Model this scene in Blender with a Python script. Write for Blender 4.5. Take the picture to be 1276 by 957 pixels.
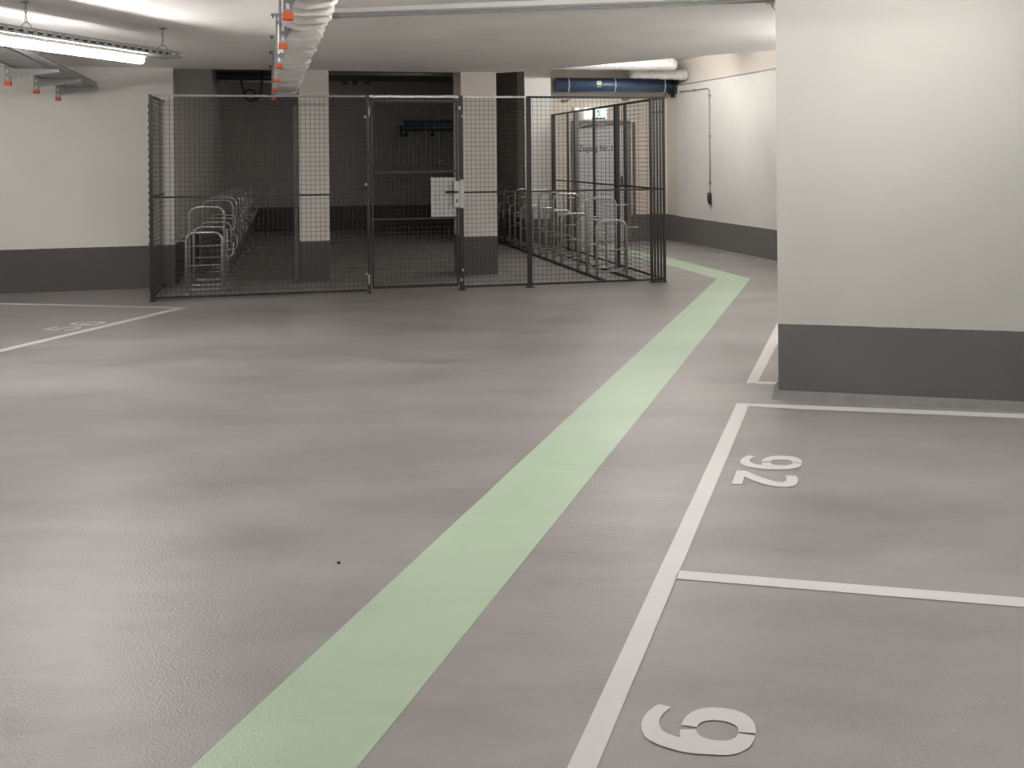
import bpy, math, random
from mathutils import Vector, Matrix
random.seed(7)
for o in list(bpy.data.objects): bpy.data.objects.remove(o)
scene = bpy.context.scene

# ---------------------------------------------------------------- camera
F = 1150.0; CX, CY = 638.0, 193.6; HC = 1.5; RHO = 0.0085
cam_d = bpy.data.cameras.new('camera'); cam = bpy.data.objects.new('camera', cam_d)
scene.collection.objects.link(cam); scene.camera = cam
cam.location = (0, 0, HC)
cam.rotation_euler = (Matrix.Rotation(math.pi/2, 3, 'X') @ Matrix.Rotation(-RHO, 3, 'Z')).to_euler()
cam_d.sensor_fit = 'HORIZONTAL'; cam_d.sensor_width = 36.0
cam_d.lens = 36.0*F/1276.0
cam_d.shift_y = (CY-478.5)/1276.0
cam_d.clip_start = 0.05; cam_d.clip_end = 200

# ---------------------------------------------------------------- world, exposure
w = bpy.data.worlds.new('world'); scene.world = w; w.use_nodes = True
w.node_tree.nodes['Background'].inputs[0].default_value = (0.9, 0.95, 1, 1)
w.node_tree.nodes['Background'].inputs[1].default_value = 0.0
scene.view_settings.view_transform = 'Standard'
scene.view_settings.look = 'None'
scene.view_settings.gamma = 1.0
scene.view_settings.use_curve_mapping = False
scene.view_settings.exposure = 1.5
try:
    scene.cycles.max_bounces = 8; scene.cycles.diffuse_bounces = 5
    scene.cycles.use_denoising = True
    scene.cycles.sample_clamp_indirect = 6.0
except Exception: pass
FILL_TUBE_POWER = 16.0      # emission strength of the added lane and bay lamps
HALL_POWER = 48.0
FILL_OPEN_POWER = 26.0  # emission strength of the added lamps at left and behind the pillar

# ---------------------------------------------------------------- measuring helpers (photo survey -> metres)
CR, SR = math.cos(RHO), math.sin(RHO)
def ray(px, py):
    du, dv = px-CX, CY-py
    return Vector(((du*CR+dv*SR)/F, 1.0, (-du*SR+dv*CR)/F))
def G(px, py, z=0.0):
    d = ray(px, py); t = (z-HC)/d.z
    return Vector((d.x*t, t, z))
def atY(px, py, Y):
    d = ray(px, py); return Vector((d.x*Y, Y, HC+d.z*Y))
def on(px, py, P, D):
    d = ray(px, py); nx, ny = D.y, -D.x
    t = (P.x*nx+P.y*ny)/(d.x*nx+d.y*ny)
    return Vector((d.x*t, d.y*t, HC+d.z*t))
def V(x, y, z=0.0): return Vector((x, y, z))

# ---------------------------------------------------------------- materials
def new_mat(name):
    m = bpy.data.materials.new(name); m.use_nodes = True
    nt = m.node_tree; b = nt.nodes['Principled BSDF']
    return m, nt, b
def srgb(r, g, b):
    f = lambda c: (c/255/12.92) if c/255 <= 0.04045 else ((c/255+0.055)/1.055)**2.4
    return (f(r), f(g), f(b), 1)
def simple(name, col, rough=0.5, metal=0.0, spec=0.5, noise=0.0, nscale=20.0):
    m, nt, b = new_mat(name)
    b.inputs['Base Color'].default_value = col
    b.inputs['Roughness'].default_value = rough
    b.inputs['Metallic'].default_value = metal
    b.inputs['Specular IOR Level'].default_value = spec
    if noise:
        g = nt.nodes.new('ShaderNodeNewGeometry'); n = nt.nodes.new('ShaderNodeTexNoise')
        n.inputs['Scale'].default_value = nscale; n.inputs['Detail'].default_value = 5
        nt.links.new(g.outputs['Position'], n.inputs['Vector'])
        mr = nt.nodes.new('ShaderNodeMapRange')
        mr.inputs[1].default_value = 0.3; mr.inputs[2].default_value = 0.7
        mr.inputs[3].default_value = 1-noise; mr.inputs[4].default_value = 1+noise
        nt.links.new(n.outputs[0], mr.inputs[0])
        mx = nt.nodes.new('ShaderNodeVectorMath'); mx.operation = 'SCALE'
        mx.inputs[0].default_value = col[:3]
        nt.links.new(mr.outputs[0], mx.inputs['Scale']); nt.links.new(mx.outputs[0], b.inputs['Base Color'])
    return m
def wall_mat(name, top, base, dado, rough=0.85):
    m, nt, b = new_mat(name)
    g = nt.nodes.new('ShaderNodeNewGeometry'); sp = nt.nodes.new('ShaderNodeSeparateXYZ')
    nt.links.new(g.outputs['Position'], sp.inputs[0])
    n = nt.nodes.new('ShaderNodeTexNoise'); n.inputs['Scale'].default_value = 14; n.inputs['Detail'].default_value = 6
    nt.links.new(g.outputs['Position'], n.inputs['Vector'])
    # wobble of the brushed paint edge
    mm = nt.nodes.new('ShaderNodeMath'); mm.operation = 'MULTIPLY_ADD'
    mm.inputs[1].default_value = 0.008; nt.links.new(n.outputs[0], mm.inputs[0]); nt.links.new(sp.outputs[2], mm.inputs[2])
    gt = nt.nodes.new('ShaderNodeMath'); gt.operation = 'GREATER_THAN'; gt.inputs[1].default_value = dado+0.004
    nt.links.new(mm.outputs[0], gt.inputs[0])
    mix = nt.nodes.new('ShaderNodeMix'); mix.data_type = 'RGBA'
    mix.inputs['A'].default_value = base; mix.inputs['B'].default_value = top
    nt.links.new(gt.outputs[0], mix.inputs['Factor'])
    n2 = nt.nodes.new('ShaderNodeTexNoise'); n2.inputs['Scale'].default_value = 1.3; n2.inputs['Detail'].default_value = 8
    nt.links.new(g.outputs['Position'], n2.inputs['Vector'])
    mr = nt.nodes.new('ShaderNodeMapRange')
    mr.inputs[1].default_value = 0.3; mr.inputs[2].default_value = 0.7; mr.inputs[3].default_value = 0.96; mr.inputs[4].default_value = 1.04
    nt.links.new(n2.outputs[0], mr.inputs[0])
    sc = nt.nodes.new('ShaderNodeVectorMath'); sc.operation = 'SCALE'
    nt.links.new(mix.outputs['Result'], sc.inputs[0]); nt.links.new(mr.outputs[0], sc.inputs['Scale'])
    nt.links.new(sc.outputs[0], b.inputs['Base Color'])
    r = nt.nodes.new('ShaderNodeMapRange'); r.inputs[3].default_value = 0.45; r.inputs[4].default_value = rough
    nt.links.new(gt.outputs[0], r.inputs[0]); nt.links.new(r.outputs[0], b.inputs['Roughness'])
    b.inputs['Specular IOR Level'].default_value = 0.3
    bp = nt.nodes.new('ShaderNodeBump'); bp.inputs['Strength'].default_value = 0.12; bp.inputs['Distance'].default_value = 0.01
    n3 = nt.nodes.new('ShaderNodeTexNoise'); n3.inputs['Scale'].default_value = 40; n3.inputs['Detail'].default_value = 4
    nt.links.new(g.outputs['Position'], n3.inputs['Vector'])
    nt.links.new(n3.outputs[0], bp.inputs['Height']); nt.links.new(bp.outputs[0], b.inputs['Normal'])
    return m
def epoxy(name, c1, c2, stain, rough_lo, rough_hi, bump=0.25):
    """Rolled epoxy coating: cloudy colour, patchy gloss, orange-peel texture."""
    m, nt, b = new_mat(name)
    g = nt.nodes.new('ShaderNodeNewGeometry')
    mp = nt.nodes.new('ShaderNodeMapping'); mp.inputs['Rotation'].default_value = (0, 0, 0.35)
    mp.inputs['Scale'].default_value = (0.6, 1.5, 1)
    nt.links.new(g.outputs['Position'], mp.inputs[0])
    n = nt.nodes.new('ShaderNodeTexNoise'); n.inputs['Scale'].default_value = 0.8; n.inputs['Detail'].default_value = 9; n.inputs['Roughness'].default_value = 0.6
    nt.links.new(mp.outputs[0], n.inputs['Vector'])
    cr = nt.nodes.new('ShaderNodeValToRGB')
    cr.color_ramp.elements[0].position = 0.36; cr.color_ramp.elements[0].color = c1
    cr.color_ramp.elements[1].position = 0.64; cr.color_ramp.elements[1].color = c2
    nt.links.new(n.outputs[0], cr.inputs[0])
    n2 = nt.nodes.new('ShaderNodeTexNoise'); n2.inputs['Scale'].default_value = 2.1; n2.inputs['Detail'].default_value = 6; n2.inputs['Roughness'].default_value = 0.6
    mp2 = nt.nodes.new('ShaderNodeMapping'); mp2.inputs['Scale'].default_value = (0.5, 1.3, 1); mp2.inputs['Location'].default_value = (3, 8, 0)
    nt.links.new(g.outputs['Position'], mp2.inputs[0]); nt.links.new(mp2.outputs[0], n2.inputs['Vector'])
    r2 = nt.nodes.new('ShaderNodeMapRange'); r2.inputs[1].default_value = 0.45; r2.inputs[2].default_value = 0.80; r2.inputs[3].default_value = 0; r2.inputs[4].default_value = stain
    nt.links.new(n2.outputs[0], r2.inputs[0])
    mix = nt.nodes.new('ShaderNodeMix'); mix.data_type = 'RGBA'
    mix.inputs['B'].default_value = tuple(x*0.45 for x in c1[:3])+(1,)
    nt.links.new(cr.outputs[0], mix.inputs['A']); nt.links.new(r2.outputs[0], mix.inputs['Factor'])
    nt.links.new(mix.outputs['Result'], b.inputs['Base Color'])
    n3 = nt.nodes.new('ShaderNodeTexNoise'); n3.inputs['Scale'].default_value = 1.6; n3.inputs['Detail'].default_value = 4; n3.inputs['Roughness'].default_value = 0.5
    nt.links.new(mp.outputs[0], n3.inputs['Vector'])
    r3 = nt.nodes.new('ShaderNodeMapRange'); r3.inputs[1].default_value = 0.3; r3.inputs[2].default_value = 0.7
    r3.inputs[3].default_value = rough_lo; r3.inputs[4].default_value = rough_hi
    nt.links.new(n3.outputs[0], r3.inputs[0]); nt.links.new(r3.outputs[0], b.inputs['Roughness'])
    b.inputs['Specular IOR Level'].default_value = 0.5
    n4 = nt.nodes.new('ShaderNodeTexNoise'); n4.inputs['Scale'].default_value = 120; n4.inputs['Detail'].default_value = 3
    nt.links.new(g.outputs['Position'], n4.inputs['Vector'])
    n5 = nt.nodes.new('ShaderNodeTexNoise'); n5.inputs['Scale'].default_value = 6; n5.inputs['Detail'].default_value = 2
    nt.links.new(mp.outputs[0], n5.inputs['Vector'])
    ad = nt.nodes.new('ShaderNodeMath'); ad.operation = 'MULTIPLY_ADD'; ad.inputs[1].default_value = 1.2
    nt.links.new(n5.outputs[0], ad.inputs[0]); nt.links.new(n4.outputs[0], ad.inputs[2])
    bp = nt.nodes.new('ShaderNodeBump'); bp.inputs['Strength'].default_value = bump; bp.inputs['Distance'].default_value = 0.004
    nt.links.new(ad.outputs[0], bp.inputs['Height']); nt.links.new(bp.outputs[0], b.inputs['Normal'])
    return m
def emit(name, col, s):
    m, nt, b = new_mat(name)
    b.inputs['Base Color'].default_value = col
    b.inputs['Emission Color'].default_value = col; b.inputs['Emission Strength'].default_value = s
    return m

M = {}
M['floor'] = epoxy('floor_epoxy', (0.300, 0.272, 0.265, 1), (0.372, 0.361, 0.342, 1), 0.45, 0.28, 0.345, 0.5)
M['green'] = epoxy('green_epoxy', (0.455, 0.590, 0.425, 1), (0.515, 0.645, 0.485, 1), 0.12, 0.28, 0.34, 0.5)
M['white_paint'] = epoxy('white_line_paint', (0.68, 0.68, 0.655, 1), (0.74, 0.735, 0.715, 1), 0.08, 0.35, 0.5)
GREY_BASE = (0.105, 0.10, 0.098, 1)
M['wall_l'] = wall_mat('wall_paint_left', (0.72, 0.69, 0.645, 1), GREY_BASE, 0.49)
M['wall_b_shaded'] = wall_mat('wall_back_shaded', (0.40, 0.375, 0.355, 1), (0.06, 0.058, 0.058, 1), 0.49)  # wall tone darkened to carry the shade of the unlit bike room
M['ceiling_shaded'] = simple('shaded_ceiling_concrete', (0.22, 0.21, 0.20, 1), 0.9, noise=0.1, nscale=2)  # darker copy of the ceiling, holds the bike room's shade in its colour
M['wall_r'] = wall_mat('wall_paint_right', (0.72, 0.665, 0.61, 1), (0.15, 0.142, 0.14, 1), 0.455)
M['panel_r'] = wall_mat('wall_panel_right', (0.74, 0.72, 0.69, 1), (0.15, 0.142, 0.14, 1), 0.45)
M['wall_d'] = wall_mat('wall_paint_door', (0.68, 0.61, 0.54, 1), (0.13, 0.122, 0.12, 1), 0.46)
M['pillar'] = wall_mat('wall_paint_pillar', (0.55, 0.54, 0.50, 1), (0.145, 0.147, 0.142, 1), 0.452)
M['column'] = wall_mat('column_paint', (0.80, 0.745, 0.695, 1), GREY_BASE, 0.485)
M['column_r'] = wall_mat('column_paint_light', (0.72, 0.70, 0.66, 1), (0.13, 0.125, 0.125, 1), 0.47)
M['ceiling'] = simple('ceiling_concrete', (0.88, 0.85, 0.82, 1), 0.9, noise=0.05, nscale=1.2, spec=0.2)
M['galv'] = simple('galvanised_steel', (0.30, 0.305, 0.30, 1), 0.42, 0.6, noise=0.2, nscale=60)
M['tube'] = simple('bright_zinc_tube', (0.55, 0.55, 0.54, 1), 0.3, 0.9)
M['midgrey'] = simple('mid_grey_steel', (0.13, 0.125, 0.12, 1), 0.45, 0.2)
M['pale_rail'] = simple('pale_zinc_rail', (0.55, 0.54, 0.52, 1), 0.35, 0.5)  # paleness stands in for shine on the cage top rails; also thin pipes
M['fence'] = simple('dark_grey_coated_steel', (0.036, 0.034, 0.032, 1), 0.38, 0.2)
M['wire'] = simple('dark_wire', (0.035, 0.032, 0.030, 1), 0.6, 0.0)
M['black'] = simple('black_plastic', (0.012, 0.012, 0.013, 1), 0.4)
M['rail'] = simple('dark_floor_rail', (0.03, 0.029, 0.028, 1), 0.5, 0.3)
M['orange'] = simple('orange_cap_plastic', (0.62, 0.10, 0.025, 1), 0.5)
M['red'] = simple('red_cap_plastic', (0.55, 0.06, 0.03, 1), 0.5)
M['wrap'] = simple('white_wrap_fabric', (0.72, 0.69, 0.66, 1), 0.7, noise=0.06, nscale=8)
M['foil'] = simple('foil_wrap', (0.80, 0.79, 0.76, 1), 0.38, 0.55, noise=0.12, nscale=25)
M['blue'] = simple('dark_blue_pipe', (0.045, 0.075, 0.135, 1), 0.35)
M['darkpipe'] = simple('dark_pipe', (0.03, 0.032, 0.045, 1), 0.5)
M['lightsteel'] = simple('light_steel_plate', (0.52, 0.52, 0.49, 1), 0.45, 0.3)
M['plate'] = simple('pale_grey_plate', (0.62, 0.64, 0.62, 1), 0.5)
M['door'] = simple('pale_grey_door_paint', (0.50, 0.52, 0.53, 1), 0.45)
M['frame'] = simple('brown_grey_door_frame', (0.17, 0.145, 0.13, 1), 0.5)
M['text'] = simple('dark_lettering', (0.05, 0.05, 0.05, 1), 0.6)
M['white'] = simple('white_plastic', (0.7, 0.7, 0.68, 1), 0.4)
M['greenink'] = simple('green_print', (0.02, 0.30, 0.12, 1), 0.5)
M['cable'] = simple('grey_conduit', (0.33, 0.33, 0.33, 1), 0.5)
M['lamp'] = emit('fill_lamp_diffuser', (1.0, 0.985, 0.965, 1), FILL_TUBE_POWER)  # glow of the added unseen lamps over lane and bays
M['lamp_bright'] = emit('lamp_diffuser_bright', (1.0, 0.98, 0.96, 1), 36.0)
M['fill_lamp_open'] = emit('fill_lamp_diffuser_open', (1.0, 0.98, 0.955, 1), FILL_OPEN_POWER)  # stronger glow for added lamps further back
M['lamp_hall'] = emit('lamp_diffuser_hall', (1.0, 0.975, 0.935, 1), HALL_POWER)
M['sign_glow'] = emit('sign_glow', (0.86, 1.0, 0.98, 1), 0.55)
M['sign_green'] = emit('sign_green', (0.05, 0.50, 0.30, 1), 0.22)

# ---------------------------------------------------------------- mesh builder
class MB:
    def __init__(s): s.v = []; s.f = []; s.sm = []
    def add(s, vs, fs, smooth=False):
        b = len(s.v); s.v += [Vector(v) for v in vs]
        for f in fs: s.f.append(tuple(b+i for i in f)); s.sm.append(smooth)
        return s
    def prism(s, pts, z0, z1):
        n = len(pts); ar = sum(pts[i][0]*pts[(i+1) % n][1]-pts[(i+1) % n][0]*pts[i][1] for i in range(n))
        if ar < 0: pts = list(reversed(pts))
        vs = [(p[0], p[1], z0) for p in pts]+[(p[0], p[1], z1) for p in pts]
        fs = [tuple(reversed(range(n))), tuple(range(n, 2*n))]+[(i, (i+1) % n, n+(i+1) % n, n+i) for i in range(n)]
        return s.add(vs, fs)
    def sheet(s, pts, z):
        n = len(pts); ar = sum(pts[i][0]*pts[(i+1) % n][1]-pts[(i+1) % n][0]*pts[i][1] for i in range(n))
        if ar < 0: pts = list(reversed(pts))
        return s.add([(p[0], p[1], z) for p in pts], [tuple(range(n))])
    def box(s, c, ax, ay, az, hx, hy, hz):
        """oriented box: centre c, unit axes, half sizes"""
        c = Vector(c); vs = []
        for i in (-1, 1):
            for j in (-1, 1):
                for k in (-1, 1): vs.append(c+ax*hx*i+ay*hy*j+az*hz*k)
        fs = [(0, 1, 3, 2), (4, 6, 7, 5), (0, 4, 5, 1), (2, 3, 7, 6), (0, 2, 6, 4), (1, 5, 7, 3)]
        if ax.cross(ay).dot(az) < 0: fs = [tuple(reversed(f)) for f in fs]
        return s.add(vs, fs)
    def bar(s, p, q, wd, ht, up=Vector((0, 0, 1))):
        p, q = Vector(p), Vector(q); d = q-p; L = d.length
        if L < 1e-4: return s
        d = d/L
        side = d.cross(up)
        if side.length < 1e-4: side = d.cross(Vector((1, 0, 0)))
        side.normalize(); u = side.cross(d).normalized()
        return s.box((p+q)/2, d, side, u, L/2, wd/2, ht/2)
    def tube(s, path, r, seg=8, cap=True, rr=None):
        path = [Vector(p) for p in path]; n = len(path); rings = []
        t0 = (path[1]-path[0]).normalized()
        ref = Vector((0, 0, 1)) if abs(t0.z) < 0.9 else Vector((1, 0, 0))
        u = t0.cross(ref).normalized()
        b = len(s.v)
        for i, p in enumerate(path):
            t = (path[min(i+1, n-1)]-path[max(i-1, 0)]).normalized()
            u = (u-t*u.dot(t)).normalized(); v = t.cross(u)
            R = rr[i] if rr else r
            for k in range(seg):
                a = 2*math.pi*k/seg; s.v.append(p+u*math.cos(a)*R+v*math.sin(a)*R)
        for i in range(n-1):
            for k in range(seg):
                k2 = (k+1) % seg
                s.f.append((b+i*seg+k, b+i*seg+k2, b+(i+1)*seg+k2, b+(i+1)*seg+k)); s.sm.append(True)
        if cap:
            s.f.append(tuple(b+k for k in reversed(range(seg)))); s.sm.append(False)
            s.f.append(tuple(b+(n-1)*seg+k for k in range(seg))); s.sm.append(False)
        return s
    def wire(s, p, q, h):
        """open square wire, half-thickness h"""
        p, q = Vector(p), Vector(q); d = (q-p).normalized()
        ref = Vector((0, 0, 1)) if abs(d.z) < 0.9 else Vector((1, 0, 0))
        a = d.cross(ref).normalized(); b = d.cross(a)
        c = [a*h+b*h, -a*h+b*h, -a*h-b*h, a*h-b*h]
        return s.add([p+x for x in c]+[q+x for x in c], [(0, 1, 5, 4), (1, 2, 6, 5), (2, 3, 7, 6), (3, 0, 4, 7)])
    def mesh(s, name, mat, origin):
        me = bpy.data.meshes.new(name)
        me.from_pydata([tuple(v-origin) for v in s.v], [], s.f)
        me.polygons.foreach_set('use_smooth', s.sm)
        me.materials.append(mat); me.update()
        return me
    def build(s, name, mat, parent=None, origin=None):
        if parent is not None:
            org = worg(parent)
            o = bpy.data.objects.new(name, s.mesh(name, mat, org)); scene.collection.objects.link(o)
            o.parent = parent; ORG[o.name] = org
            return o
        if origin is None:
            xs = [v.x for v in s.v]; ys = [v.y for v in s.v]; zs = [v.z for v in s.v]
            origin = Vector(((min(xs)+max(xs))/2, (min(ys)+max(ys))/2, min(zs)))
        o = bpy.data.objects.new(name, s.mesh(name, mat, origin)); scene.collection.objects.link(o)
        o.location = origin; ORG[o.name] = origin.copy()
        return o
ORG = {}
def worg(o): return ORG[o.name]
def tag(o, label=None, cat=None, group=None, kind=None):
    if label: o['label'] = label
    if cat: o['category'] = cat
    if group: o['group'] = group
    if kind: o['kind'] = kind
    return o
def thing(name, loc, label, cat, group=None):
    o = bpy.data.objects.new(name, None); scene.collection.objects.link(o)
    o.location = loc; o.empty_display_size = 0.1; ORG[o.name] = Vector(loc)
    return tag(o, label, cat, group)
def struct(name, mb, mat): return tag(mb.build(name, mat), kind='structure')
def copy_tree(o, parent=None):
    c = o.copy(); scene.collection.objects.link(c); ORG[c.name] = worg(o).copy()
    if parent: c.parent = parent
    for ch in list(o.children): copy_tree(ch, c)
    return c
Z = Vector((0, 0, 1))
def unit(v): v = Vector((v[0], v[1], 0)); return v.normalized()

# ---------------------------------------------------------------- main survey lines
H1, H2 = 2.55, 3.06                                   # low slab, high ceiling
A = unit(V(-278, 1150))                               # depth direction of the cage, racks and right wall
W1 = G(218, 357.6)                                    # front corner of the left wall
C2 = G(598, 342.6)
Bd = unit(C2-W1)                                      # direction along the wall / column fronts
AISLE = unit(V(1063-638, 1150))
DIV = unit(G(1276, 751.3)-G(843, 716.4))
def bline(t): return W1+Bd*t

# ---------------------------------------------------------------- structure
XL, XR, YB, YF = -11.0, 7.5, -7.0, 21.5
def rect(x0, y0, x1, y1): return [V(x0, y0), V(x1, y0), V(x1, y1), V(x0, y1)]
struct('floor', MB().prism(rect(XL-.3, YB-.3, XR+.3, YF+.3), -0.2, 0.0), M['floor'])

def bx(px, py): return on(px, py, W1, Bd)
# left wall: front face on the column line, side face receding into the bike room
wl_far = W1+Bd*((XL-W1.x)/Bd.x)
side_end = W1+A*10.5
struct('wall_left', MB().prism([wl_far, W1, side_end, V(XL, YF)], 0, H2), M['wall_l'])
# columns on the line
def column(name, pxl, pxr, py, depth, mat, P=W1, D=Bd, x0=None):
    a = on(pxl, py, P, D); b = on(pxr, py, P, D); a.z = b.z = 0
    return struct(name, MB().prism([a, b, b+A*depth, a+A*depth], 0, H2), mat)
column('wall_column', 372.9, 410.3, 200, 0.75, M['column'])
column('wall_column', 575.0, 619.0, 200, 0.55, M['column'])
# right corner and walls
RC = G(832, 299.3)                                    # corner of door wall and right wall
R2 = G(968.5, 327.2)
Ar = unit(RC-R2)
DP = G(690, 303.2); Dd = unit(RC-DP)                  # door wall line
dwl = on(668, 200, DP, Dd); dwl.z = 0
struct('wall_door', MB().prism([dwl, RC+Dd*0.3, RC+Dd*0.3+A*0.3, dwl+A*0.3], 0, H2), M['wall_d'])
r_near = R2-Ar*4.5
nR = Vector((-Ar.y, Ar.x, 0))
if nR.x < 0: nR = -nR                                  # points away from the room
struct('wall_right', MB().prism([RC+Ar*0.3, r_near, r_near+nR*0.3, RC+Ar*0.3+nR*0.3], 0, H2), M['wall_r'])
pa = on(846.8, 200, RC, Ar); pa.z = 0
zr = on(847.2, 107.2, RC, Ar).z
struct('wall_right_panel', MB().prism([pa, r_near, r_near-nR*0.035, pa-nR*0.035], 0, zr), M['panel_r'])
struct('trim_1', MB().bar(V(pa.x, pa.y, zr+0.008)-nR*0.02, V(r_near.x, r_near.y, zr+0.008)-nR*0.02, 0.055, 0.016), M['cable'])
# right part: free-standing column in front of the door wall
c3a, c3b = G(655.3, 309.4), G(686.8, 308.0)
c3b = c3a+Bd*((c3b-c3a).length)
struct('wall_column', MB().prism([c3a, c3b, c3b+A*0.5, c3a+A*0.5], 0, H2), M['column_r'])
# wall closing the bike room behind (shade put into its paint)
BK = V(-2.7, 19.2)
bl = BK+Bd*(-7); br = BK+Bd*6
struct('wall_back', MB().prism([bl, br, br+V(0, .3), bl+V(0, .3)], 0, H2), M['wall_b_shaded'])
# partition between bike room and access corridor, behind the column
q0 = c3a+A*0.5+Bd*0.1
struct('wall_partition', MB().prism([q0, q0+Bd*0.2, q0+Bd*0.2+A*5.5, q0+A*5.5], 0, H2), M['wall_b_shaded'])
# pillar / wall stub on the right
p0 = G(970.2, 495.2); p1 = G(1276, 510.0); PD = unit(p1-p0)
pe = p0+PD*6.5
struct('wall_pillar', MB().prism([p0, pe, pe+AISLE*0.35, p0+AISLE*0.35], 0, H1), M['pillar'])
M['cove'] = simple('cove_mortar', (0.20, 0.195, 0.185, 1), 0.6, noise=0.1, nscale=12)
PN = Vector((PD.y, -PD.x, 0))
cv = MB(); t_ = 0.055
e0 = p0-PD*0.045
cv.add([e0+PN*t_, pe+PN*t_, pe, p0, p0+Z*0.045, pe+Z*0.045, e0+AISLE*0.35, p0+AISLE*0.35+Z*.045],
       [(0, 1, 5, 4), (0, 4, 7, 6)])
struct('trim_2', cv, M['cove'])
cv = MB()
struct('trim_3', MB().add([r_near-nR*0.035+Z*.03, pa-nR*.035+Z*.03, pa-nR*.075+Z*.001, r_near-nR*.075+Z*.001], [(0, 1, 2, 3)]), M['cove'])
# outer shell behind the camera
struct('wall_rear', MB().prism(rect(XL, YB-.3, XR, YB), 0, H2), M['wall_l'])
struct('wall_side', MB().prism(rect(XR, YB, XR+.3, YF), 0, H2), M['wall_l'])
struct('wall_side', MB().prism(rect(XL-.3, YB, XL, YF), 0, H2), M['wall_l'])
# low slab over the driving lane
e1, e2, e3, e4 = G(618, 91.2, H1), G(685, 86.4, H1), G(860, 70.6, H1), G(966, 62.6, H1)
e5 = e4+unit(e4-e3)*5.5
w0 = V(wl_far.x, wl_far.y)
struct('ceiling', MB().prism([V(XL, YB), V(XR, YB), V(XR, e5.y), e5, e4, e3, e2, e1, w0], H1, H2-0.02), M['ceiling'])
struct('ceiling', MB().prism(rect(XL-.3, YB-.3, c3a.x-.1, YF+.3), H2, H2+0.2), M['ceiling_shaded'])  # bike room part, shade put into the colour
struct('ceiling', MB().prism(rect(c3a.x-.1, YB-.3, XR+.3, YF+.3), H2, H2+0.2), M['ceiling'])

# ---------------------------------------------------------------- floor markings
def marking(name, pix, label, cat, mat='white_paint', z=0.002, group=None):
    return tag(MB().sheet([G(*p) for p in pix], z).build(name, M[mat]), label, cat, group)
def lx(x0, y0, x1, y1, y): return x0+(x1-x0)*(y-y0)/(y1-y0)
Lf = lambda y: lx(918, 503, 707, 957, y); Rt = lambda y: lx(931.7, 506.3, 743, 957, y)
marking('bay_line', [(Lf(503), 503), (Rt(503)+1.5, 503), (Rt(1500), 1500), (Lf(1500), 1500)],
        'long white line along the aisle, from the pillar corner to the bottom edge', 'floor marking')
marking('bay_line', [(846.3, 711.4), (1276, 745.4), (2000, 802.6), (2000, 816.6), (1276, 757.2), (841.2, 721.6)],
        'white line dividing bay 92 from the bay with the big 9', 'floor marking')
marking('bay_line', [(933, 503.2), (1000, 505.3), (1276, 516.2), (1276, 521.6), (1000, 510.4), (931.8, 506.4)],
        'white line along the foot of the big right pillar behind bay 92', 'floor marking')
f1 = lambda y: lx(930.0, 477.6, 969, 402, y); f2 = lambda y: lx(944.5, 475.2, 972, 422, y)
marking('bay_line', [(929.6, 477.8), (f1(370), 370), (f2(370), 370), (943.6, 477.8)],
        'short slanted white line seen left of the big right pillar', 'floor marking')
marking('bay_line', [(943.8, 475.6), (1100, 479.8), (1100, 483), (943.2, 478.4)],
        'thin white line end running into the left side of the big pillar', 'floor marking')
marking('bay_line', [(233.5, 383.6), (218, 384.4), (0, 435.8), (-400, 530), (-400, 541), (0, 439.2)],
        'slanted white line beside the number 56', 'floor marking')
marking('bay_line', [(232, 383.2), (0, 377.8), (-60, 376.4), (-60, 378), (0, 379.4), (218, 384.3)],
        'thin white line behind the number 56 in front of the left wall', 'floor marking')
gl = lambda y: lx(893.7, 347.3, 238, 957, y); gr_ = lambda y: lx(935.5, 347.3, 445, 957, y)
marking('walkway_stripe', [(893.7, 347.3), (832, 330.2), (785, 317.6), (740, 306.5), (764, 304.6), (787, 310.0), (832, 320.8), (935.5, 347.3),
        (gr_(1500), 1500), (gl(1500), 1500)],
        'wide light green walkway stripe crossing the floor and bending towards the door', 'floor marking', 'green', 0.0012)

# stencilled digits. z = 0..1 from the foot to the head of the digit, s = -1..1 across it
def strip(mb, outer, inner, T):
    n = len(outer); vs = [T(*p) for p in outer]+[T(*p) for p in inner]
    for i in range(n-1):
        q = [vs[i], vs[i+1], vs[n+i+1], vs[n+i]]
        ar = sum(q[j].x*q[(j+1) % 4].y-q[(j+1) % 4].x*q[j].y for j in range(4))
        if ar < 0: q = q[::-1]
        mb.add(q, [(0, 1, 2, 3)])
def ring(mb, cz, hz, hs, iz, ihz, ihs, a0, a1, T, n=22, e=2.35):
    def pt(c, h1, h2, a):
        ca, sa = math.cos(a), math.sin(a)
        return (c+h1*math.copysign(abs(ca)**(2/e), ca), h2*math.copysign(abs(sa)**(2/e), sa))
    an = [a0+(a1-a0)*i/n for i in range(n+1)]
    strip(mb, [pt(cz, hz, hs, a) for a in an], [pt(iz, ihz, ihs, a) for a in an], T)
def nine(mb, T, T2):
    g = 0.05
    ring(mb, .675, .325, 1.0, .672, .181, .42, -g*.6, -math.pi+g*.6, T)
    ring(mb, .675, .325, 1.0, .672, .181, .42, g*.6, math.pi-g*2.2, T)
    outer = [(.72, 1.0), (.60, 1.04), (.517, 1.06), (.40, 1.04), (.318, .98), (.25, .93), (.185, .85), (.12, .74), (.07, .60), (.03, .38), (.008, .18), (0, -.02), (.004, -.22), (.022, -.45), (.055, -.66), (.095, -.84)]
    inner = [(.66, .70), (.56, .62), (.48, .62), (.40, .50), (.33, .46), (.28, .41), (.235, .35), (.20, .26), (.178, .16), (.16, .04), (.151, -.07), (.148, -.17), (.15, -.28), (.16, -.42), (.18, -.58), (.215, -.78)]
    strip(mb, outer, inner, T2)
def rot(T): return lambda z, s: T(1-z, -s)
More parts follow.
